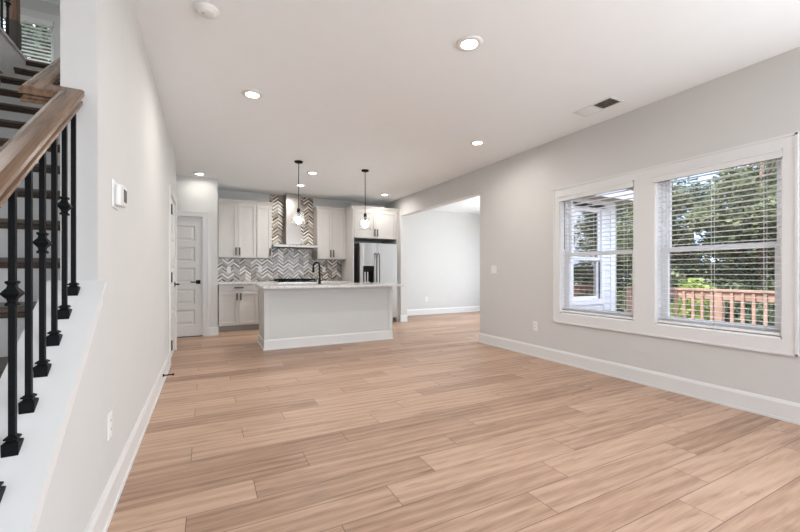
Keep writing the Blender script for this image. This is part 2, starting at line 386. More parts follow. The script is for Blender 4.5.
# ------------------------------------------------------------------ walls
def wallx(mb, x0, x1, y0, y1, z0, z1, holes):
    """wall slab between x0..x1 with rectangular holes (ya, yb, za, zb), holes sorted by y and disjoint in y"""
    y = y0
    for ya, yb, za, zb in sorted(holes):
        if ya > y: mb.box(x0, x1, y, ya, z0, z1)
        if za > z0: mb.box(x0, x1, ya, yb, z0, za)
        if zb < z1: mb.box(x0, x1, ya, yb, zb, z1)
        y = yb
    if y < y1: mb.box(x0, x1, y, y1, z0, z1)
    return mb
def wally(mb, y0, y1, x0, x1, z0, z1, holes):
    x = x0
    for xa, xb, za, zb in sorted(holes):
        if xa > x: mb.box(x, xa, y0, y1, z0, z1)
        if za > z0: mb.box(xa, xb, y0, y1, z0, za)
        if zb < z1: mb.box(xa, xb, y0, y1, zb, z1)
        x = xb
    if x < x1: mb.box(x, x1, y0, y1, z0, z1)
    return mb
WZ0, WZ1 = 0.597, 2.03
WL = (2.263, 3.151); WR = (1.180, 2.068)
st('wall_right', wallx(MB(), XR, 3.94, -2.3, 8.17, 0, ZC, [(-1.95, -0.25, 0.6, 2.3), (WR[0], WR[1], WZ0, WZ1), (WL[0], WL[1], WZ0, WZ1), (4.644, 7.33, 0, 2.335)]), WALL)  # first opening, out of view, is added for the side fill lamp
D1 = (5.22, 6.10)
lw = wallx(MB(), XI, XL, YE, 6.3, 0, ZC, [(D1[0], D1[1], 0, 2.04)])
st('wall_left', lw, WALL)
st('wall_left_upper', MB().box(XI, XL - .001, YE, 6.29, ZC + .001, 5.5).box(XI, XL - .001, 6.29, 8.2, ZC + .3, 5.5).box(XI, XL, -0.1, YE, ZC, 5.5), WALL)
st('wall_knee', MB().prism([(0.80, 0.0), (YE, 0.0), (YE, capz(YE) - .022), (0.80, capz(.80) - .022)], 0, XI, XL), WALL)
st('wall_stair', MB().box(-1.62, -1.5, -2.3, 6.3, 0, 2.75), WALL)
st('wall_closet', MB().box(-1.5, XI, 4.9, 5.0, 0, 2.75).box(-1.5, XL, 6.2, 6.3, 0, ZC), WALL)
st('wall_upstairs', MB().box(-4.6, XI, -0.2, -0.1, 2.75, 5.5).box(-4.6, -4.5, -0.1, 8.1, 2.75, 5.5), WALL)
UW = (-3.9, -2.235, 3.5, 5.19)
st('wall_upstairs_back', wally(MB(), 8.1, 8.2, -4.6, XI, 3.03, 5.5, [UW]), WALL)
YP = 7.25
PD = (-0.82, -0.061)
st('wall_pantry', wally(MB(), YP, YP + .12, -1.62, 0.165, 0, ZC, [(PD[0], PD[1], 0, 2.035)]).box(0.045, 0.165, YP + .12, 8.17, 0, ZC), WALL)
st('wall_recess', MB().box(-1.62, -1.5, 6.3, 7.25, 0, ZC), WALL)
st('wall_back', MB().box(0.045, 3.94, 8.17, 8.3, 0, ZC), WALL)
RWN = [(-1.4, -0.6, 0, 2.1), (0.0, 1.5, 0.6, 2.3), (1.9, 3.4, 0.6, 2.3)]
st('wall_rear', wally(MB(), -2.42, -2.3, -1.62, 3.94, 0, ZC, RWN), WALL)
# breakfast room beyond the cased opening
BWIN = (5.90, 6.70, 0.58, 2.28)
st('wall_breakfast_south', wally(MB(), 4.66, 4.76, 3.94, 7.08, -0.5, ZC, [BWIN]), SIDING)
st('wall_breakfast_east', wallx(MB(), 7.08, 7.2, 4.66, 8.47, -0.5, ZC, [(5.1, 6.3, 0.6, 2.3), (6.7, 7.9, 0.6, 2.3)]), WALL)
st('wall_breakfast_back', MB().box(3.94, 7.2, 8.35, 8.47, 0, ZC).box(3.90, 3.94, 8.17, 8.47, 0, ZC), WALL)
# lap siding courses, corner board and eave of the breakfast room outside
lap = MB()
z = -0.5
while z < 2.3:
    for xa, xb in ((3.96, BWIN[0] - .09), (BWIN[1] + .09, 6.98)):
        lap.prism([(4.66, z), (4.635, z), (4.655, z + .125), (4.66, z + .125)], 0, xa, xb)
    if z + .125 < BWIN[2] - .09: lap.prism([(4.66, z), (4.635, z), (4.655, z + .125), (4.66, z + .125)], 0, BWIN[0] - .09, BWIN[1] + .09)
    z += .125
st('trim_siding', lap, SIDING)
st('trim_corner_board', MB().box(6.98, 7.1, 4.625, 4.66, -0.5, 2.4).box(3.96, 7.1, 4.62, 4.66, 2.3, 2.45), VINYL)
st('ceiling_eave', MB().box(3.94, 7.5, 4.25, 4.65, 2.45, 2.5), GSOFF)
st('trim_fascia', MB().box(3.94, 7.53, 4.22, 4.25, 2.42, 2.6), VINYL)

# ------------------------------------------------------------------ baseboards
def base_x(name, x, side, y0, y1):        # on a wall facing side (+1 / -1) in x
    st(name, MB().box(x, x + side * .014, y0, y1, 0, .125).box(x, x + side * .020, y0, y1, 0, .02).prism([(x, .125), (x + side * .014, .125), (x + side * .006, .148), (x, .148)], 1, y0, y1), TRIM)
def base_y(name, y, side, x0, x1):
    st(name, MB().box(x0, x1, y, y + side * .014, 0, .125).box(x0, x1, y, y + side * .02, 0, .02).prism([(y, .125), (y + side * .014, .125), (y + side * .006, .148), (y, .148)], 0, x0, x1), TRIM)
base_x('baseboard_right', XR, -1, -2.3, 4.644)
base_y('baseboard_right_end', 4.644, 1, XR - .014, 3.94)
base_x('baseboard_left', XL, 1, .82, D1[0] - .09)
base_y('baseboard_pantry', YP, -1, PD[1] + .09, .165)
base_y('baseboard_nook', 7.33, -1, XR - .014, 3.94)
base_y('baseboard_breakfast', 8.35, -1, 3.94, 7.08)
base_x('baseboard_pantry_side', 0.165, 1, YP - .014, 7.53)

# ------------------------------------------------------------------ right wall windows
def window_right(idx, y0, y1):
    x = XR
    w = thing('window_%d' % idx, (x + .1, (y0 + y1) / 2, WZ0), kind='structure')
    # jamb liner
    f = MB(); t = .012
    f.box(x, 3.94, y0, y0 + t, WZ0, WZ1).box(x, 3.94, y1 - t, y1, WZ0, WZ1).box(x, 3.94, y0, y1, WZ0, WZ0 + t).box(x, 3.94, y0, y1, WZ1 - t, WZ1)
    # vinyl frame
    a, b = 3.86, 3.935; q = .032
    f.box(a, b, y0 + t, y0 + q, WZ0, WZ1).box(a, b, y1 - q, y1 - t, WZ0, WZ1).box(a, b, y0, y1, WZ0, WZ0 + q).box(a, b, y0, y1, WZ1 - q, WZ1)
    f.build('window_frame', VINYL, w)
    def sash(nm, xa, xb, za, zb, rb, rt):
        s_ = .038; m = MB(); ya, yb = y0 + q, y1 - q
        m.box(xa, xb, ya, ya + s_, za, zb).box(xa, xb, yb - s_, yb, za, zb).box(xa, xb, ya + s_, yb - s_, za, za + rb).box(xa, xb, ya + s_, yb - s_, zb - rt, zb)
        o = m.build(nm, VINYL, w, 0.002)
        MB().box((xa + xb) / 2 - .003, (xa + xb) / 2 + .003, ya + s_ - .005, yb - s_ + .005, za + rb - .005, zb - rt + .005).build('pane', GLASS, o)
    sash('lower_sash', 3.862, 3.893, WZ0 + q, 1.325, .045, .045)
    sash('upper_sash', 3.898, 3.928, 1.285, WZ1 - q, .04, .028)
    return w
window_right(1, *WL); window_right(2, *WR)
# picture frame casing around both windows
cs = MB(); xa, xb = XR - .014, XR
Y0, Y1 = 1.096, 3.232; Z0, Z1 = .485, 2.095
cs.box(xa, xb, Y0, WR[0], Z0, Z1).box(xa, xb, WL[1], Y1, Z0, Z1).box(xa, xb, WR[1], WL[0], WZ0, 2.0)
cs.box(xa, xb, WR[0], WL[1], Z0, WZ0).box(xa, xb, WR[0], WL[1], 2.0, Z1)
bk = .014
cs.box(xa - .007, xb, Y0 - .002, Y0 + bk, Z0, Z1).box(xa - .007, xb, Y1 - bk, Y1 + .002, Z0, Z1).box(xa - .007, xb, Y0, Y1, Z0 - .002, Z0 + bk).box(xa - .007, xb, Y0, Y1, Z1 - bk, Z1 + .002)
st('trim_window_casing', cs, TRIM)

def blind(y0, y1, label, wand_side):
    r = thing('window_blind', (XR + .03, (y0 + y1) / 2, WZ0), label, 'window blind', None)
    # valance with returns
    m = MB(); a, b = y0 - .004, y1 + .004
    m.box(XR - .032, XR - .020, a, b, 1.935, 2.003).box(XR - .040, XR - .020, a, b, 1.985, 2.003).box(XR - .036, XR - .020, a, b, 1.935, 1.945).box(XR - .020, XR - .001, a + .006, a + .016, 1.935, 1.998).box(XR - .020, XR - .001, b - .016, b - .006, 1.935, 1.998)
    m.build('valance', TRIM, r)
    MB().box(XR - .016, XR + .045, y0 + .016, y1 - .016, 1.945, 1.985).build('headrail', SLAT, r)
    m = MB(); z = 1.925; zb = .665; n = 29; dz = (z - zb) / (n - 1)
    xc = XR + .028
    for i in range(n):
        zz = z - i * dz; h = .0245; tl = -.0008
        poly = [(xc - h, zz - tl), (xc - h * .4, zz - tl * .4 + .0013), (xc + h * .4, zz + tl * .4 + .0013), (xc + h, zz + tl), (xc + h, zz + tl + .0022), (xc + h * .4, zz + tl * .4 + .0036), (xc - h * .4, zz - tl * .4 + .0036), (xc - h, zz - tl + .0022)]
        m.prism(poly, 1, y0 + .017, y1 - .017)
    m.build('slats', SLAT, r)
    MB().box(xc - .025, xc + .025, y0 + .017, y1 - .017, .618, .638).build('bottom_rail', SLAT, r, .003)
    for fr in (.12, .5, .88):
        yy = y0 + (y1 - y0) * fr; m = MB()
        m.tube([(xc - .0262, yy, 1.945), (xc - .0262, yy, .63)], .0014, 6).tube([(xc + .0262, yy, 1.945), (xc + .0262, yy, .63)], .0014, 6)
        m.build('ladder_cord', SLAT, r)
    if wand_side:
        MB().tube([(XR - .006, y1 - .07, 1.93), (XR - .006, y1 - .07, 1.36)], .0042, 8).build('tilt_wand', simple('wand_grey', (.25, .25, .25), .3), r)
    return r
blind(WL[0], WL[1], 'white horizontal slat blind with grey tilt wand in the left, farther window', True)
blind(WR[0], WR[1], 'white horizontal slat blind in the right, nearer window overlooking the deck', False)

# breakfast room window seen from outside through the left window
w3 = thing('window_3', (6.3, 4.7, BWIN[2]), kind='structure')
m = MB(); x0, x1, z0, z1 = BWIN
m.box(x0 - .09, x0, 4.62, 4.70, z0 - .09, z1 + .09).box(x1, x1 + .09, 4.62, 4.70, z0 - .09, z1 + .09).box(x0, x1, 4.62, 4.70, z0 - .09, z0).box(x0, x1, 4.62, 4.70, z1, z1 + .09)
m.build('casing', VINYL, w3)
def sash3(nm, y, za, zb):
    m = MB(); s_ = .06
    m.box(x0, x0 + s_, y, y + .03, za, zb).box(x1 - s_, x1, y, y + .03, za, zb).box(x0 + s_, x1 - s_, y, y + .03, za, za + .06).box(x0 + s_, x1 - s_, y, y + .03, zb - .05, zb)
    o = m.build(nm, VINYL, w3)
    MB().box(x0 + s_, x1 - s_, y + .012, y + .018, za + .06, zb - .05).build('pane', GLASSOUT, o)
sash3('lower_sash', 4.69, z0, 1.36); sash3('upper_sash', 4.66, 1.32, z1)

# upstairs window with its blind
w4 = thing('window_4', ((UW[0] + UW[1]) / 2, 8.15, UW[2]), kind='structure')
m = MB(); x0, x1, z0, z1 = UW
m.box(x0, x0 + .05, 8.13, 8.18, z0, z1).box(x1 - .05, x1, 8.13, 8.18, z0, z1).box(x0 + .05, x1 - .05, 8.13, 8.18, z0, z0 + .05).box(x0 + .05, x1 - .05, 8.13, 8.18, z1 - .05, z1).box(x0 + .05, x1 - .05, 8.13, 8.18, 4.28, 4.33)
m.build('window_frame', VINYL, w4)
MB().box(x0 + .05, x1 - .05, 8.155, 8.16, z0 + .05, z1 - .05).build('pane', GLASS, w4)
m = MB(); c_ = .09
m.box(x0 - c_, x0, 8.08, 8.1, z0 - c_, z1 + .12).box(x1, x1 + c_, 8.08, 8.1, z0 - c_, z1 + .12).box(x0, x1, 8.08, 8.1, z0 - c_, z0).box(x0, x1, 8.08, 8.1, z1, z1 + .12)
st('trim_upstairs_casing', m, TRIM)
b4 = thing('window_blind', ((x0 + x1) / 2, 8.11, z0), 'white slat blind over the upstairs hall window above the stairs', 'window blind')
m = MB(); zz = z1 - .09
while zz > z0 + .05:
    m.prism([(8.085 + .0, zz - .019), (8.105, zz + .014), (8.106, zz + .018), (8.085, zz - .015)], 0, x0 + .02, x1 - .02); zz -= .058
m.build('slats', SLAT, b4)
MB().box(x0 + .01, x1 - .01, 8.07, 8.085, z1 - .07, z1).build('valance', SLAT, b4)
MB().box(x0 + .02, x1 - .02, 8.088, 8.122, z0 + .01, z0 + .035).build('bottom_rail', SLAT, b4)

# ------------------------------------------------------------------ stairs
stair = thing('staircase', (-1.0, .9, 0), 'straight white and dark wood staircase rising behind the half wall', 'staircase')
def sy(i): return .656 + .25 * i
def sz(i): return .0125 + .19 * i
for i in range(1, 17):
    m = MB(); z = sz(i); y = sy(i); xr = XI - .004 if i < 17 else XI; xl = -1.498
    yb = y + .28 if i < 16 else y + .15
    m.prism([(y, z - .026), (y - .006, z - .02), (y - .006, z - .006), (y, z), (yb, z), (yb, z - .028), (y + .004, z - .028)], 0, xl, xr)
    m.build('tread', TREADW, stair)
    MB().prism([(y + .012, z - .028), (y + .012, z - .034), (y + .02, z - .044), (y + .03, z - .046), (y + .03, z - .028)], 0, xl, xr).build('cove_moulding', TREADW, stair)
for i in range(1, 17):
    MB().box(-1.498, XI - .004, sy(i) + .03, sy(i) + .045, sz(i - 1) if i > 1 else 0, sz(i) - .028).build('riser', TRIM, stair)
# sloping skirt board on the left wall and body under the flight
MB().prism([(sy(1), 0.0), (sy(1) + .3, 0), (sy(16), sz(16) - .35), (sy(16), sz(16) - .02), (sy(1), sz(1) + .12)], 0, -1.498, -1.484).build('skirt_board', TRIM, stair)
st('trim_landing_fascia', MB().box(-1.5, -1.482, -.1, 4.64, 2.72, 3.05).box(-1.53, -1.47, -.1, 4.64, 3.03, 3.055), TRIM)
# cap of the half wall
cy0 = .78
sn = .022
cap = MB().prism([(cy0, capz(cy0)), (YE, capz(YE)), (YE, capz(YE) - sn), (cy0, capz(cy0) - sn)], 0, -.55, -.368)
st('trim_cap', cap, TRIM)
st('trim_cap_apron', MB().prism([(cy0, capz(cy0) - sn), (YE, capz(YE) - sn), (YE, capz(YE) - sn - .075), (cy0, capz(cy0) - sn - .075)], 0, XL, -.378), TRIM)

# stair railing
rail = thing('stair_railing', (-.457, 1.3, capz(1.3)), 'stained brown oak handrail on black iron balusters along the half wall', 'stair railing')
sl = math.atan(.765)
prof = [(-.030, -.057), (.030, -.057), (.030, -.046), (.024, -.042), (.024, -.034), (.034, -.026), (.034, -.012), (.028, -.004), (.016, 0), (-.016, 0), (-.028, -.004), (-.034, -.012), (-.034, -.026), (-.024, -.034), (-.024, -.042), (-.030, -.046)]
def railz(y): return 1.817 + .765 * (y - 1.90)
xr = -.468
yn = .74
upn = (0, -math.sin(sl) * 0, 1)
X = Vector((1, 0, 0)); Zv = Vector((0, 0, 1))
k1 = 1 / math.cos(sl)
x2 = -.573; yt = 1.873
pr3 = [(a, b * 1.12) for a, b in prof]
p0 = Vector((xr, yn, railz(yn))); p1 = Vector((xr, yt, railz(yt))); p2 = Vector((x2, yt, railz(yt))); p3 = Vector((x2, 4.5, railz(4.5)))
mt_ = Vector((1, 1, .765))
MB().sweep(pr3, [p0, p1, p2, p3], [(X, Zv), (mt_, Zv), (mt_, Zv), (X, Zv)]).build('handrail', RAILW, rail)
NP = [1.861, 1.759, 1.657, 1.555, 1.453, 1.351, 1.249, 1.147, 1.045, .943, .841]
def knuckle(m, x, y, z):
    m.lathe(x, y, [(.008, z - .034), (.0165, z - .032), (.0165, z - .027), (.011, z - .022), (.013, z - .015), (.027, z - .001), (.027, z + .001), (.013, z + .015), (.011, z + .022), (.0165, z + .027), (.0165, z + .032), (.008, z + .034)], 4, True)
for j, y in enumerate(NP):
    x = -.457; zb = capz(y); m = MB(); h = .0068
    m.box(x - h, x + h, y - h, y + h, zb - .004, railz(y) - .05)
    b = m.build('baluster', BLACK, rail)
    s = MB(); q = .0165; r2 = .0105
    # square shoe with sloped foot
    d = q * .765
    s.add([(x - q, y - q, zb - d), (x + q, y - q, zb - d), (x + q, y + q, zb + d), (x - q, y + q, zb + d)] + [(x - q * 1.05, y - q * 1.05, zb + .020), (x + q * 1.05, y - q * 1.05, zb + .020), (x + q * 1.05, y + q * 1.05, zb + .020), (x - q * 1.05, y + q * 1.05, zb + .020)],
          [(0, 3, 2, 1), (4, 5, 6, 7), (0, 1, 5, 4), (1, 2, 6, 5), (2, 3, 7, 6), (3, 0, 4, 7)])
    s.lathe(x, y, [(.024, zb + .020), (.014, zb + .025), (.014, zb + .027), (.020, zb + .029), (.020, zb + .033), (.011, zb + .038)], 4, True)
    s.build('shoe', BLACK, b)
    if j % 2 == 1:
        k = MB(); knuckle(k, x, y, 1.033 + .722 * (y - 1.349))
        k.build('knuckle', BLACK, b)
# bottom newel, outside the frame
m = MB(); m.box(-.505, -.415, .66, .75, 0, 1.12).box(-.515, -.405, .65, .76, 1.12, 1.16).box(-.515, -.405, .65, .76, 0, .15)
m.build('newel_post', NEWELW, rail, .004)

# upstairs guard railing
ur = thing('landing_railing', (-1.5, 4.47, 3.055), 'black iron balusters and dark wood newel of the upstairs landing', 'stair railing')
m = MB(); yq = 4.455
m.box(-1.533, -1.467, yq - .033, yq + .033, 3.28, 4.15).box(-1.545, -1.455, yq - .045, yq + .045, 4.15, 4.19)
m.build('newel_post', NEWELW, ur, .004)
MB().box(-1.54, -1.46, yq - .04, yq + .04, 3.055, 3.28).build('newel_base', simple('dark_newel_base', (.035, .026, .022), .45), ur, .004)
m = MB()
m.sweep([(a, b) for a, b in prof], [Vector((-1.5, 0, 4.06)), Vector((-1.5, yq - .04, 4.06))], [(X, Zv)] * 2); m.build('handrail', RAILW, ur)
for j in range(14):
    y = 4.345 - .105 * j
    b = MB().box(-1.507, -1.493, y - .007, y + .007, 3.055, 4.01).build('baluster', BLACK, ur)
    if j % 2 == 0:
        k = MB(); knuckle(k, -1.5, y, 3.37); k.build('knuckle', BLACK, b)
    k = MB(); k.lathe(-1.5, y, [(.022, 3.055), (.022, 3.08), (.011, 3.095)], 4, True); k.build('shoe', BLACK, b)

# ------------------------------------------------------------------ doors
def panel_door(f, w, h, panels, th=.035, stile=.12):
    """f(u, d, z) -> world corner; u across, d depth from the face (0 = face), returns MB"""
    m = MB()
    def bx(u0, u1, d0, d1, z0, z1):
        a = f(u0, d0, z0); b = f(u1, d1, z1); m.box(a[0], b[0], a[1], b[1], a[2], b[2])
    bx(0, stile, 0, th, 0, h); bx(w - stile, w, 0, th, 0, h)
    zs = [0] + [q for p in panels for q in p] + [h]
    for i in range(0, len(zs), 2): bx(stile, w - stile, 0, th, zs[i], zs[i + 1])
    for z0, z1 in panels:
        bx(stile, w - stile, .016, th, z0, z1)
        # sloped sticking around the recess and a raised field in the middle
        def ring(i0, d0, i1, d1):
            A = [f(stile + i0, d0, z0 + i0), f(w - stile - i0, d0, z0 + i0), f(w - stile - i0, d0, z1 - i0), f(stile + i0, d0, z1 - i0)]
            B = [f(stile + i1, d1, z0 + i1), f(w - stile - i1, d1, z0 + i1), f(w - stile - i1, d1, z1 - i1), f(stile + i1, d1, z1 - i1)]
            m.add(A + B, [(k, (k + 1) % 4, 4 + (k + 1) % 4, 4 + k) for k in range(4)])
        ring(0, .001, .014, .0155); ring(.030, .0155, .052, .004)
        bx(stile + .052, w - stile - .052, .004, .016, z0 + .052, z1 - .052)
    return m
P5 = [(.20, .455), (.56, .815), (.92, 1.175), (1.28, 1.535), (1.64, 1.895)]
def P5z():
    return [(.19, .445), (.545, .80), (.90, 1.155), (1.255, 1.51), (1.61, 1.865)]
# pantry door (faces the camera)
d2 = thing('door_2', ((PD[0] + PD[1]) / 2, YP, 0), kind='structure')
panel_door(lambda u, d, z: (PD[0] + .004 + u, YP + .02 + d, z + .012), PD[1] - PD[0] - .008, 2.015, P5z(), stile=.115).build('door_slab', DOORW, d2)
MB().box(PD[0], PD[1], YP + .022, YP + .06, .0, .010).build('gap_shade_strip', DARK, d2)  # dark strip standing in for the shade under the door
def lever(parent, f, z, sgn):
    m = MB()
    def bx(u0, u1, d0, d1, z0, z1):
        a = f(u0, d0, z0); b = f(u1, d1, z1); m.box(a[0], b[0], a[1], b[1], a[2], b[2])
    bx(-.033, .033, -.010, 0, z - .033, z + .033); bx(-.010, .010, -.05, -.01, z - .010, z + .010)
    bx(-.010 if sgn > 0 else -.115, .115 if sgn > 0 else .010, -.06, -.046, z - .009, z + .009)
    return m.build('door_handle', BLACKM, parent, .002)
lever(d2, lambda u, d, z: (PD[1] - .07 + u, YP + .02 + d, z), .925, -1)
m = MB(); c_ = .085
m.box(PD[0] - c_, PD[0], YP - .016, YP, 0, 2.035 + c_).box(PD[1], PD[1] + c_, YP - .016, YP, 0, 2.035 + c_).box(PD[0], PD[1], YP - .016, YP, 2.035, 2.035 + c_)
m.box(PD[1] + c_ - .015, PD[1] + c_ + .003, YP - .024, YP, 0, 2.105).box(PD[0] - c_, PD[1] + c_ + .003, YP - .024, YP, 2.105, 2.123)
m.box(PD[0], PD[0] + .003, YP, YP + .12, 0, 2.035).box(PD[1] - .003, PD[1], YP, YP + .12, 0, 2.035).box(PD[0], PD[1], YP, YP + .12, 2.03, 2.035)
st('trim_pantry_casing', m, TRIM)
# closet door in the left wall, seen edge on
d1 = thing('door_1', (XL, (D1[0] + D1[1]) / 2, 0), kind='structure')
panel_door(lambda u, d, z: (XL - .004 - d, D1[0] + .006 + u, z + .012), D1[1] - D1[0] - .012, 2.015, P5z(), stile=.115).build('door_slab', DOORW, d1)
for z in (.22, 1.03, 1.84):
    MB().tube([(XL + .020, D1[0] + .004, z - .06), (XL + .020, D1[0] + .004, z + .06)], .0095, 8).box(XL - .003, XL + .020, D1[0] + .002, D1[0] + .006, z - .06, z + .06).box(XL - .003, XL + .001, D1[0] + .004, D1[0] + .03, z - .045, z + .045).build('hinge', BLACKM, d1)
lever(d1, lambda u, d, z: (XL - .004 - d, D1[1] - .07 + u, z), .925, -1)
m = MB()
m.box(XL, XL + .016, D1[0] - c_, D1[0], 0, 2.04 + c_).box(XL, XL + .016, D1[1], D1[1] + c_, 0, 2.04 + c_).box(XL, XL + .016, D1[0], D1[1], 2.04, 2.04 + c_)
m.box(XL, XL + .019, D1[0] - c_ - .003, D1[0] - c_ + .015, 0, 2.11).box(XL, XL + .022, D1[0] - c_ - .003, D1[1] + c_, 2.11, 2.128)
st('trim_closet_casing', m, TRIM)
m = MB().tube([(XL + .014, 4.30, .088), (XL + .025, 4.30, .088)], .014, 10).tube([(XL + .025, 4.30, .088), (XL + .095, 4.30, .088)], .006, 8).tube([(XL + .095, 4.30, .088), (XL + .108, 4.30, .088)], .010, 10)
m.build('door_stop', BLACKM, None, label='small black door stop on the left baseboard', cat='door stop')

# ------------------------------------------------------------------ kitchen cabinets
def shaker(m, x0, x1, z0, z1, yf, st_=.055):
    m.box(x0, x0 + st_, yf, yf + .02, z0, z1).box(x1 - st_, x1, yf, yf + .02, z0, z1)
    m.box(x0 + st_, x1 - st_, yf, yf + .02, z0, z0 + st_).box(x0 + st_, x1 - st_, yf, yf + .02, z1 - st_, z1)
    m.box(x0 + st_, x1 - st_, yf + .016, yf + .0205, z0 + st_, z1 - st_)
    return m
def pull(parent, x, yf, z, vert=True, ln=.13):
    m = MB(); r = .010; h = ln / 2
    if vert: m.box(x - r, x + r, yf - .032, yf - .022, z - h, z + h).box(x - r, x + r, yf - .022, yf, z - h + .012, z - h + .024).box(x - r, x + r, yf - .022, yf, z + h - .024, z + h - .012)
    else: m.box(x - h, x + h, yf - .032, yf - .022, z - r, z + r).box(x - h + .012, x - h + .024, yf - .022, yf, z - r, z + r).box(x + h - .024, x + h - .012, yf - .022, yf, z - r, z + r)
    return m.build('cabinet_handle', BLACKM, parent, .0015)
def crown(m, x0, x1, y, z0, z1, left=False, right=False, yb=8.159):
    o = .036
    xa = x0 - (o if left else 0); xb = x1 + (o if right else 0)
    # front crown, sloping outwards
    def V(a, b): return a, b
    pr = [(0, 0), (.010, 0), (.012, .02), (o * .8, z1 - z0 - .022), (o, z1 - z0 - .018), (o, z1 - z0), (0, z1 - z0)]
    n = len(pr); vs = []
    for (dx, zz) in pr: vs.append((x0 - (dx if left else 0), y - dx, z0 + zz))
    for (dx, zz) in pr: vs.append((x1 + (dx if right else 0), y - dx, z0 + zz))
    fs = [tuple(range(n)), tuple(range(2 * n - 1, n - 1, -1))] + [(i, (i + 1) % n, n + (i + 1) % n, n + i) for i in range(n)]
    m.add(vs, fs)
    for flag, xs, sg in ((left, x0, -1), (right, x1, 1)):
        if flag:
            vs = [(xs + sg * dx, y - dx, z0 + zz) for dx, zz in pr] + [(xs + sg * dx, yb, z0 + zz) for dx, zz in pr]
            m.add(vs, fs)
    m.box(x0, x1, y, yb, z1 - .02, z1)
YB = 8.159
def upper(x0, x1, z0, z1, yf, ndoors, label, handles, crownl, crownr, ztop=2.485):
    r = thing('wall_cabinet', ((x0 + x1) / 2, YB, z0), label, 'cabinet', None)
    MB().box(x0, x1, yf + .021, YB, z0, z1 + .02).build('cabinet_body', GREIGE, r)
    w = (x1 - x0) / ndoors; g = .0032
    for i in range(ndoors):
        a = x0 + i * w + g + (.003 if i == 0 else 0); b = x0 + (i + 1) * w - g - (.003 if i == ndoors - 1 else 0)
        d = shaker(MB(), a, b, z0 + .004, z1, yf).build('cabinet_door', GREIGE, r, .0015)
        hx = b - .03 if handles[i] == 'R' else a + .03
        pull(d, hx, yf, z0 + .12, True, .15)
    m = MB(); crown(m, x0, x1, yf + .021, z1 + .01, ztop, crownl, crownr); m.build('crown_moulding', GREIGE, r)
    return r
YU = 7.83
upper(.186, .864, 1.37, 2.40, YU, 2, 'greige double-door wall cabinet beside the pantry door', 'RL', False, False)
upper(.866, 1.150, 1.37, 2.40, YU, 1, 'narrow single-door wall cabinet left of the range hood', 'R', False, True)
upper(2.066, 2.697, 1.37, 2.40, YU, 2, 'greige double-door wall cabinet right of the range hood', 'RL', True, False)
# filler strip between wall cabinet and pantry wall
# refrigerator enclosure
YF = 7.40
enc = thing('refrigerator_surround', (3.2, 7.8, 0), 'tall greige end panels framing the refrigerator alcove', 'cabinet')
MB().box(2.699, 2.722, YF + .001, YB, 0, 2.425).build('end_panel', GREIGE, enc)
MB().box(3.715, 3.783, YF + .005, YB, 0, 2.425).build('end_panel', GREIGE, enc)
upper(2.724, 3.713, 1.815, 2.40, YF, 2, 'deep greige cabinet with two doors above the refrigerator', 'RL', False, False, 2.485)
m = MB(); crown(m, 2.699, 2.723, YF + .021, 2.41, 2.485, True, False); m.build('crown_moulding', GREIGE, enc)
m = MB(); crown(m, 3.713, 3.783, YF + .021, 2.41, 2.485, False, False); m.build('crown_moulding', GREIGE, enc)

def basecab(x0, x1, label, ndoors, drawer=True):
    yf = 7.55
    r = thing('base_cabinet', ((x0 + x1) / 2, YB, 0), label, 'cabinet', None)
    MB().box(x0, x1, yf + .021, YB, .105, .87).build('cabinet_body', GREIGE, r)
    MB().box(x0, x1, yf + .08, YB, 0, .105).build('toe_kick', simple('toe_kick_paint', (.33, .31, .29), .5), r)
    w = (x1 - x0) / ndoors; g = .003
    d = MB().box(x0 + g, x1 - g, yf, yf + .02, .745, .862).build('drawer', GREIGE, r, .002)
    pull(d, (x0 + x1) / 2, yf, .805, False, .16)
    for i in range(ndoors):
        a = x0 + i * w + g; b = x0 + (i + 1) * w - g
        d = shaker(MB(), a, b, .12, .735, yf).build('cabinet_door', GREIGE, r, .0015)
        pull(d, (b - .03) if (i == 0 and ndoors > 1) or ndoors == 1 else a + .03, yf, .64)
    return r
basecab(.186, .864, 'base cabinet with one drawer above two doors beside the pantry', 2)
basecab(.866, 1.21, 'narrow base cabinet just left of the range, behind the island', 1)
basecab(1.975, 2.697, 'base cabinet between the range and the refrigerator, behind the island', 2)
MB().box(.168, 1.212, 7.52, 8.158, .87, .908).build('worktop', STONE, None, .003, label='speckled light stone worktop left of the range', cat='worktop')
MB().box(1.972, 2.698, 7.52, 8.158, .87, .908).build('worktop', STONE, None, .003, label='speckled light stone worktop between range and refrigerator', cat='worktop')
MB().box(.166, 2.698, 8.161, 8.169, .909, 1.368).box(1.152, 2.061, 8.161, 8.169, 1.368, ZC - .002).build('backsplash', TILE, None, label='chevron mosaic tile backsplash in white, grey and brown behind the range', cat='backsplash')
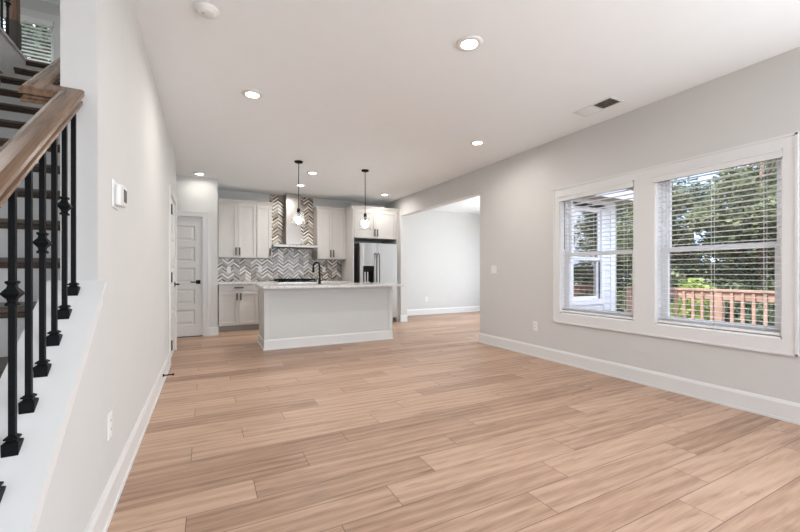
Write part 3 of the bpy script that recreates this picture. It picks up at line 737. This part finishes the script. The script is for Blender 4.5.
def plate(name, x0, x1, y0, y1, z0, z1, face, label, cat, kindof, group=None):
    """face: '-y', '+x', '-x'"""
    r = thing(name, ((x0 + x1) / 2, (y0 + y1) / 2, z0), label, cat, group)
    MB().box(x0, x1, y0, y1, z0, z1).build('cover_plate', PLAST, r, .0015)
    xc, yc, zc = (x0 + x1) / 2, (y0 + y1) / 2, (z0 + z1) / 2
    def ins(a0, a1, b0, b1, d, nm, mt):
        if face == '-y': mb = MB().box(xc + a0, xc + a1, y0 - d, y0, zc + b0, zc + b1)
        elif face == '-x': mb = MB().box(x0 - d, x0, yc + a0, yc + a1, zc + b0, zc + b1)
        else: mb = MB().box(x1, x1 + d, yc + a0, yc + a1, zc + b0, zc + b1)
        return mb.build(nm, mt, r)
    if kindof == 'outlet':
        for zz in (-.02, .02):
            ins(-.016, .016, zz - .014, zz + .014, .002, 'socket', PLAST)
            for aa in (-.006, .006): ins(aa - .0012, aa + .0012, zz - .004, zz + .006, .0025, 'slot', DARK)
    elif kindof == 'switch':
        ins(-.017, .017, -.034, .034, .003, 'rocker', PLAST)
    elif kindof == 'double':
        ins(-.040, -.006, -.034, .034, .003, 'rocker', PLAST); ins(.006, .040, -.034, .034, .003, 'rocker', PLAST)
    return r
def op_y(x, z, label): return plate('wall_outlet', x - .036, x + .036, 8.154, 8.16, z - .058, z + .058, '-y', label, 'outlet', 'outlet')
op_y(.385, 1.14, 'white outlet on the mosaic backsplash above the two-door base cabinet')
op_y(.965, 1.15, 'white outlet on the mosaic backsplash left of the range')
op_y(2.30, 1.15, 'white outlet on the mosaic backsplash right of the faucet')
plate('light_switch', XR - .006, XR, 4.265, 4.379, 1.075, 1.19, '-x', 'white double light switch beside the opening on the right wall', 'light switch', 'double')
plate('wall_outlet', XR - .006, XR, 3.496, 3.568, .335, .455, '-x', 'white outlet low on the right wall below and left of the windows', 'outlet', 'outlet')
plate('wall_outlet', XL, XL + .006, 2.08, 2.152, .34, .455, '+x', 'white outlet low on the left wall below the thermostat', 'outlet', 'outlet')
plate('wall_outlet', 5.02, 5.09, 8.344, 8.35, .34, .455, '-y', 'white outlet on the back wall of the room beyond the opening', 'outlet', 'outlet')
# thermostat and keypad
th = thing('thermostat', (XL, 2.24, 1.40), 'white wall thermostat, nearer of the two devices on the left wall', 'thermostat')
MB().box(XL, XL + .007, 2.165, 2.29, 1.395, 1.525).build('back_plate', PLAST, th, .003)
MB().box(XL + .007, XL + .030, 2.195, 2.275, 1.41, 1.51).build('casing', PLAST, th, .008)
kp = thing('security_keypad', (XL, 2.41, 1.43), 'small white keypad with dark screen on the left wall beside the thermostat', 'keypad')
MB().box(XL, XL + .018, 2.325, 2.44, 1.43, 1.535).build('casing', PLAST, kp, .008)
MB().box(XL + .018, XL + .020, 2.35, 2.42, 1.45, 1.515).build('screen', SCREEN, kp, .001)

# ------------------------------------------------------------------ range, hood, refrigerator
rg = thing('range', (1.585, 7.85, 0), 'stainless gas range with black grates in front of the mosaic backsplash', 'range')
ra, rb = 1.215, 1.969
MB().box(ra, rb, 7.50, 8.14, .04, .90).build('range_body', STEEL, rg, .004)
od = MB().box(ra + .01, rb - .01, 7.47, 7.499, .24, .78).build('oven_door', STEEL, rg, .004)
MB().box(ra + .10, rb - .10, 7.466, 7.47, .36, .66).build('oven_window', simple('black_glass', (.01, .01, .01), .08), od)
MB().tube([(ra + .06, 7.42, .74), (rb - .06, 7.42, .74)], .011, 10).box(ra + .08, ra + .10, 7.42, 7.47, .732, .748).box(rb - .10, rb - .08, 7.42, 7.47, .732, .748).build('oven_handle', STEEL, od)
MB().box(ra + .01, rb - .01, 7.475, 7.499, .06, .22).build('storage_drawer', STEEL, rg, .004)
for i in range(5):
    xx = ra + .1 + i * .1385
    MB().tube([(xx, 7.499, .84), (xx, 7.465, .84)], .021, 14).build('knob', BLACKM, rg)
MB().box(ra + .002, rb - .002, 7.50, 8.14, .90, .915).build('cooktop', simple('black_enamel', (.015, .014, .013), .2), rg, .003)
m = MB()
for k in range(3):
    a = ra + .02 + k * .2395; b = a + .232
    for yy in (7.54, 7.82, 8.10): m.box(a, b, yy - .007, yy + .007, .928, .955)
    for xx in (a + .006, (a + b) / 2, b - .006): m.box(xx - .006, xx + .006, 7.54, 8.10, .943, .958)
    for xx in (a + .006, b - .006):
        for yy in (7.545, 8.095): m.box(xx - .007, xx + .007, yy - .007, yy + .007, .915, .945)
m.build('grate', BLACKM, rg)
for bx_, by_ in ((1.35, 7.68), (1.35, 7.96), (1.82, 7.68), (1.82, 7.96), (1.585, 7.82)):
    MB().lathe(bx_, by_, [(.045, .915), (.045, .925), (.03, .932), (0, .933)], 16).build('burner', BLACKM, rg)

hd = thing('range_hood', (1.585, 8.15, 1.6), 'stainless chimney range hood above the range', 'range hood')
hx0, hx1 = 1.163, 2.025
MB().box(1.436, 1.722, 7.86, 8.158, 2.02, ZC - .004).build('chimney', NICKEL, hd, .002)
MB().box(1.430, 1.728, 7.85, 8.158, 1.655, 2.02).build('lower_chimney', NICKEL, hd, .002)
m = MB(); m.add([(hx0, 7.70, 1.645), (hx1, 7.70, 1.645), (hx1, 8.158, 1.645), (hx0, 8.158, 1.645), (1.40, 7.83, 1.665), (1.76, 7.83, 1.665), (1.76, 8.158, 1.665), (1.40, 8.158, 1.665)],
                [(0, 3, 2, 1), (4, 5, 6, 7), (0, 1, 5, 4), (1, 2, 6, 5), (2, 3, 7, 6), (3, 0, 4, 7)])
m.box(hx0, hx1, 7.70, 8.158, 1.60, 1.645); m.build('canopy', NICKEL, hd)
MB().box(hx0 + .06, hx1 - .06, 7.76, 8.10, 1.596, 1.6).build('filter', GREYM, hd)
for i in range(4): MB().tube([(1.47 + i * .07, 7.70, 1.622), (1.47 + i * .07, 7.694, 1.622)], .008, 10).build('button', BLACKM, hd)

fr = thing('refrigerator', (3.27, 7.8, 0), 'stainless side-by-side refrigerator with dispenser in its left door', 'refrigerator')
fa, fb, fs_ = 2.835, 3.700, 3.222
MB().box(fa + .01, fb - .01, 7.44, 8.12, .03, 1.70).build('refrigerator_body', GREYM, fr, .004)
dl = MB()
dz0, dz1, dx0, dx1 = .84, 1.225, 2.915, 3.155
dl.box(fa, dx0, 7.36, 7.438, .10, 1.71).box(dx1, fs_ - .004, 7.36, 7.438, .10, 1.71).box(dx0, dx1, 7.36, 7.438, .10, dz0).box(dx0, dx1, 7.36, 7.438, dz1, 1.71)
dl = dl.build('left_door', STEEL, fr, .003)
MB().box(fs_ + .004, fb, 7.36, 7.438, .10, 1.71).build('right_door', STEEL, fr, .004)
MB().box(dx0, dx1, 7.41, 7.43, dz0, dz1).box(dx0, dx1, 7.358, 7.41, 1.11, dz1).box(dx0, dx0 + .01, 7.358, 7.41, dz0, dz1).box(dx1 - .01, dx1, 7.358, 7.41, dz0, dz1).build('dispenser', BLACKM, dl)
MB().box(dx0 + .012, dx1 - .09, 7.365, 7.41, dz0 + .01, dz0 + .05).box(dx0 + .03, dx0 + .06, 7.375, 7.41, dz0 + .05, 1.10).box(dx0 + .09, dx0 + .115, 7.375, 7.41, dz0 + .05, 1.10).build('dispenser_tray', STEEL, dl)
for x, d in ((fs_ - .035, dl), (fs_ + .035, fr)):
    pts = [(x, 7.36, .62), (x, 7.31, .66), (x, 7.295, .9), (x, 7.29, 1.1), (x, 7.295, 1.3), (x, 7.31, 1.46), (x, 7.36, 1.50)]
    MB().tube(pts, .012, 10).build('door_handle', GREYM, d)
MB().box(fa + .01, fb - .01, 7.40, 7.44, .03, .095).build('base_grille', GREYM, fr)
MB().box(fa + .05, fa + .12, 7.5, 7.56, 0, .03).box(fb - .12, fb - .05, 7.5, 7.56, 0, .03).box(fa + .05, fa + .12, 8.0, 8.06, 0, .03).box(fb - .12, fb - .05, 8.0, 8.06, 0, .03).build('foot', BLACKM, fr)

# ------------------------------------------------------------------ island
ia, ib, iy0, iy1 = .722, 2.69, 5.545, 6.22
isl = thing('kitchen_island', (1.7, 5.85, 0), 'pale grey panelled kitchen island standing on the wood floor', 'kitchen island')
MB().box(ia, ib, iy0, iy1, 0, .868).build('island_body', ISL, isl, .002)
m = MB(); t = .016
m.box(ia - t, ib + t, iy0 - t, iy0, 0, .125).box(ia - t, ia, iy0, iy1, 0, .125).box(ib, ib + t, iy0, iy1, 0, .125)
m.prism([(iy0 - t, .125), (iy0, .125), (iy0, .145), (iy0 - .006, .145)], 0, ia - .006, ib + .006)
m.box(ia - t - .012, ib + t + .012, iy0 - t - .012, iy0 - t, 0, .018).box(ia - t - .012, ia - t, iy0 - t, iy1, 0, .018)
m.build('island_baseboard', TRIM, isl)
m = MB(); m.box(ia - .012, ib + .012, iy0 - .012, iy0, .79, .868).box(ia - .012, ia, iy0, iy1, .79, .868).box(ib, ib + .012, iy0, iy1, .79, .868)
m.box(ia - .012, ia + .05, iy0 - .012, iy0, .145, .79).box(ib - .05, ib + .012, iy0 - .012, iy0, .145, .79)
m.build('island_frieze', simple('island_frieze_paint', (.66, .67, .65), .45), isl)
for i in range(3):
    a = ia + .02 + i * .65; d = MB()
    # doors face the range: mirror of shaker
    x0, x1, z0, z1 = a, a + .63, .12, .85
    d.box(x0, x0 + .055, iy1, iy1 + .02, z0, z1).box(x1 - .055, x1, iy1, iy1 + .02, z0, z1).box(x0 + .055, x1 - .055, iy1, iy1 + .02, z0, z0 + .055).box(x0 + .055, x1 - .055, iy1, iy1 + .02, z1 - .055, z1).box(x0 + .055, x1 - .055, iy1, iy1 + .008, z0 + .055, z1 - .055)
    d.build('cabinet_door', ISL, isl)
MB().box(.66, 2.755, 5.22, 6.27, .87, .905).build('island_worktop', STONE, None, .004, label='speckled light stone slab on top of the kitchen island', cat='worktop')
fc = thing('kitchen_faucet', (1.605, 5.95, .905), 'matte black gooseneck faucet on the island worktop', 'faucet')
FX, FY = 1.605, 5.95
MB().lathe(FX, FY, [(.030, .905), (.030, .915), (.022, .925), (.020, .99), (.014, 1.0)], 16).build('faucet_base', BLACKM, fc)
ux, uy = -.60, .80
pts = [(FX, FY, .99), (FX, FY, 1.15)]
for k in range(0, 11):
    a = PI * k / 10; q = .062 - .062 * math.cos(a); pts.append((FX + ux * q, FY + uy * q, 1.185 + .068 * math.sin(a)))
ex, ey = FX + ux * .125, FY + uy * .125
pts += [(ex, ey, 1.16)]
MB().tube(pts, .013, 12).build('faucet_neck', BLACKM, fc)
MB().tube([(ex, ey, 1.17), (ex, ey, 1.09)], [.017, .019], 12).build('spray_head', BLACKM, fc)
MB().tube([(FX, FY, .96), (FX + .05, FY, .965), (FX + .10, FY, .985)], [.009, .008, .006], 8).build('faucet_lever', BLACKM, fc)

# ------------------------------------------------------------------ lights on the ceiling
def can(x, y, label, power=9):
    r = thing('recessed_light', (x, y, ZC), label, 'ceiling light', 'recessed ceiling lights')
    MB().lathe(x, y, [(.092, ZC), (.092, ZC - .004), (.086, ZC - .011), (.060, ZC - .013), (.056, ZC - .008), (.056, ZC)], 28).build('trim_ring', PLAST, r)
    MB().lathe(x, y, [(0, ZC - .009), (.056, ZC - .009), (.056, ZC - .002), (0, ZC - .002)], 28).build('lens', LAMP, r)
    l = bpy.data.lights.new('recessed_light_beam', 'AREA'); l.shape = 'DISK'; l.size = .11; l.energy = power * .42; l.color = (1.0, .96, .90); l.spread = R(170)
    o = bpy.data.objects.new('recessed_light_beam', l); C.objects.link(o); o.location = (0, 0, -.016); o.parent = r
for x, y, lb, pw in ((1.65, 2.14, 'round recessed light nearest the camera, largest on the ceiling', 16),
                 (.368, 3.65, 'recessed light on the left part of the ceiling between smoke detector and pendants', 13),
                 (3.0, 3.73, 'recessed light near the right wall, beyond the ceiling vent', 12),
                 (-.109, 6.99, 'recessed light right above the pantry door', 2.5),
                 (1.524, 6.08, 'recessed light between the two pendants and above the island', 13),
                 (1.544, 7.05, 'recessed light in front of the range hood', 24),
                 (3.285, 7.09, 'recessed light in front of the refrigerator cabinet', 9)):
    can(x, y, lb, pw)
def pendant(x, y, label):
    r = thing('pendant_light', (x, y, ZC), label, 'pendant light', 'island pendants')
    MB().lathe(x, y, [(0, ZC - .022), (.05, ZC - .022), (.06, ZC - .014), (.06, ZC)], 24).build('canopy', BLACKM, r)
    MB().tube([(x, y, ZC - .02), (x, y, 2.02)], .0052, 8).build('rod', BLACKM, r)
    MB().lathe(x, y, [(.006, 2.03), (.02, 2.02), (.024, 2.0), (.026, 1.955), (.022, 1.935), (.018, 1.90)], 18).build('socket', BLACKM, r)
    t = .003
    MB().lathe(x, y, [(.024, 1.965), (.070, 1.955), (.076, 1.94), (.102, 1.765), (.102 - t, 1.765), (.076 - t, 1.937), (.068, 1.951), (.024, 1.961)], 28).build('lamp_shade', SHADEG, r)
    MB().lathe(x, y, [(0, 1.795), (.022, 1.80), (.040, 1.818), (.046, 1.842), (.040, 1.868), (.022, 1.892), (.015, 1.91)], 18).build('bulb', BULB, r)
pendant(1.19, 5.56, 'left clear glass pendant over the island, in front of the range hood')
pendant(2.233, 5.56, 'right clear glass pendant over the island, in front of the refrigerator')
m = thing('smoke_detector', (.0, 2.6, ZC), 'round white smoke detector on the ceiling at the upper left', 'smoke detector')
MB().lathe(.0, 2.60, [(.068, ZC), (.068, ZC - .012), (.062, ZC - .022), (.050, ZC - .026), (.050, ZC - .030), (.040, ZC - .036), (0, ZC - .037)], 32).build('housing', PLAST, m)
MB().lathe(-.02, 2.585, [(0, ZC - .040), (.010, ZC - .040), (.010, ZC - .035)], 14).build('test_button', simple('grey_plastic', (.55, .55, .54), .5), m)
# supply vent: a frame and two banks of louvres
vt = thing('ceiling_vent', (3.42, 2.39, ZC), 'white rectangular air vent on the ceiling above the windows', 'ceiling vent')
va, vb, vc, vd = 3.30, 3.505, 2.19, 2.595
m = MB(); e = .022; zt = ZC - .006
m.box(va, va + e, vc, vd, zt, ZC).box(vb - e, vb, vc, vd, zt, ZC).box(va + e, vb - e, vc, vc + e, zt, ZC).box(va + e, vb - e, vd - e, vd, zt, ZC).box(va + e, vb - e, 2.387, 2.397, zt, ZC)
m.build('vent_frame', PLAST, vt)
MB().box(va + e, vb - e, vc + e, vd - e, ZC - .0015, ZC - .0005).build('duct_shade_sheet', DARK, vt)  # flat dark sheet painted as the shade inside the duct
m = MB(); y = vc + e + .004
while y < vd - e - .01:
    s_ = 1 if y < 2.385 else -1
    if not (2.375 < y < 2.395):
        m.prism([(y, ZC - .0025 if s_ < 0 else ZC - .009), (y + .0012, ZC - .0025 if s_ < 0 else ZC - .009), (y + .0112, ZC - .009 if s_ < 0 else ZC - .0025), (y + .010, ZC - .009 if s_ < 0 else ZC - .0025)], 0, va + e, vb - e)
    y += .0125
m.build('louvres', PLAST, vt)

# ------------------------------------------------------------------ outside: deck, railing, woods
st('floor_deck', MB().box(3.96, 7.6, -3, 4.62, -.16, -.12), DECK)
st('ground', MB().box(-20, 60, -30, 45, -1.6, -1.5), GROUND)
dr = thing('deck_railing', (7.5, 2.0, -.12), 'reddish brown wooden deck railing outside the right wall windows', 'deck railing')
MB().box(7.43, 7.57, -3, 4.62, .775, .812).build('top_rail', DECKRAIL, dr, .004)
MB().box(7.47, 7.53, -3, 4.62, .64, .773).build('upper_rail', DECKRAIL, dr, .003)
MB().box(7.48, 7.52, -3, 4.62, -.04, .05).build('lower_rail', DECKRAIL, dr, .003)
for y in (-2.9, -.9, 1.1, 3.1, 4.57): MB().box(7.45, 7.55, y - .05, y + .05, -.5, .775).build('post', DECKRAIL, dr, .004)
y = -2.75
while y < 4.5:
    if min(abs(y - q) for q in (-2.9, -.9, 1.1, 3.1, 4.57)) > .08:
        MB().box(7.44, 7.478, y - .019, y + .019, -.05, .76).build('baluster', DECKRAIL, dr)
    y += .135

def foliage(seed, n, blobs, size, spread=1.0):
    rnd = random.Random(seed); vs = []; fs = []
    for i in range(n):
        bx_, by_, bz_, br = rnd.choice(blobs)
        d = Vector((rnd.gauss(0, 1), rnd.gauss(0, 1), rnd.gauss(0, 1))).normalized() * br * (rnd.random() ** .35)
        p = Vector((bx_, by_, bz_)) + d
        s = size * rnd.uniform(.6, 1.5)
        a = Vector((rnd.gauss(0, 1), rnd.gauss(0, 1), rnd.gauss(0, .6))).normalized(); b = a.cross(Vector((rnd.gauss(0, 1), rnd.gauss(0, 1), rnd.gauss(0, 1)))).normalized()
        k = len(vs)
        vs += [p - a * s, p + b * s * .45, p + a * s, p - b * s * .45]; fs.append((k, k + 1, k + 2, k + 3))
    mb = MB(); mb.v = [tuple(v) for v in vs]; mb.f = [list(f) for f in fs]; mb.sm = [False] * len(fs)
    return mb
def tree_proto(seed, h, mat, n, label, group, low=.2):
    rnd = random.Random(seed)
    r = thing('tree', (0, 0, 0), label, 'tree', group)
    blobs = []
    for i in range(26):
        z = h * rnd.uniform(low, .96); w = 1.9 * math.sin(PI * min(1, max(.12, (1 - z / h) * .8 + .15)))
        a = rnd.uniform(0, 2 * PI); q = rnd.uniform(.1, 1) * w
        blobs.append((q * math.cos(a), q * math.sin(a), z, rnd.uniform(.45, .95)))
    foliage(seed + 1, n, blobs, .07).build('foliage', mat, r)
    m = MB().tube([(0, 0, -.1), (.05, .03, h * .3), (-.04, .06, h * .6), (.03, 0, h * .9)], [.16, .12, .08, .03], 10)
    for i in range(9):
        a = rnd.uniform(0, 2 * PI); z = h * rnd.uniform(.25, .75); q = rnd.uniform(.7, 1.5)
        m.tube([(0, 0, z), (q * .5 * math.cos(a), q * .5 * math.sin(a), z + .4), (q * math.cos(a), q * math.sin(a), z + .95)], [.045, .03, .012], 6)
    m.build('trunk', BARK, r)
    return r
GT = 'trees of the woods beyond the deck'
pa = tree_proto(5, 6.6, LEAF1, 20000, 'sunlit green leafy tree in the woods beyond the deck railing', GT, .12)
pb = tree_proto(9, 7.4, LEAF1, 20000, 'sunlit green leafy tree in the woods beyond the deck railing', GT, .12)
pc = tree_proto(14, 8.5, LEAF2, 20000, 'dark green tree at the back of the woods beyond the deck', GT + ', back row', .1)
front = [(15.0, 13.6), (16.2, 10.8), (15.2, 8.2), (16.4, 5.6), (15.4, 3.0), (16.0, .4), (17.0, -2.2)]
back = [(20.0, 16.0), (21.0, 12.4), (20.0, 9.4), (21.2, 6.6), (20.2, 3.8), (21.0, 1.0), (20.0, -2.0), (24, 14), (24.5, 8), (24, 3)]
rnd = random.Random(3)
for i, (x, y) in enumerate(front):
    src = (pa, pb)[i % 2]
    o = src if i < 2 else copytree(src)
    o.location = (x, y, -1.5); o.rotation_euler = (0, 0, rnd.uniform(0, 6.28)); o.scale = (1.1, 1.1, rnd.uniform(.9, 1.05))
for i, (x, y) in enumerate(back):
    o = pc if i == 0 else copytree(pc)
    o.location = (x, y, -1.5); o.rotation_euler = (0, 0, rnd.uniform(0, 6.28)); k_ = .80 if (x, y) in ((20.0, 9.4), (21.2, 6.6), (24.5, 8)) else 1.0; o.scale = (1.35, 1.35, k_)
for x, y in ((-4.5, 14.0), (-7.6, 15.2)):  # added as a dark backdrop so sky does not wash out the upstairs blind
    o = copytree(pc, None, 'tall dark green tree added behind the house to darken the upstairs window')
    o['group'] = 'trees added behind the house'; o.location = (x, y, -1.5); o.scale = (1.3, 1.3, 1.7); o.rotation_euler = (0, 0, x)
def shrub(x, y, h, mat, n, label, seed, group=None):
    r = thing('shrub', (x, y, -1.5), label, 'shrub', group)
    rr = random.Random(seed)
    bl = [(x + rr.uniform(-.7, .7), y + rr.uniform(-.7, .7), -1.5 + h * rr.uniform(.2, .85), rr.uniform(.35, .6)) for _ in range(12)]
    foliage(seed, n, bl, .07).build('foliage', mat, r)
    MB().tube([(x, y, -1.6), (x + .05, y, -1.5 + h * .6)], [.05, .02], 8).build('stem', BARK, r)
shrub(12.4, 6.1, 2.5, LEAF3, 3500, 'bright yellow-green shrub seen just above the deck railing in the right window', 31)
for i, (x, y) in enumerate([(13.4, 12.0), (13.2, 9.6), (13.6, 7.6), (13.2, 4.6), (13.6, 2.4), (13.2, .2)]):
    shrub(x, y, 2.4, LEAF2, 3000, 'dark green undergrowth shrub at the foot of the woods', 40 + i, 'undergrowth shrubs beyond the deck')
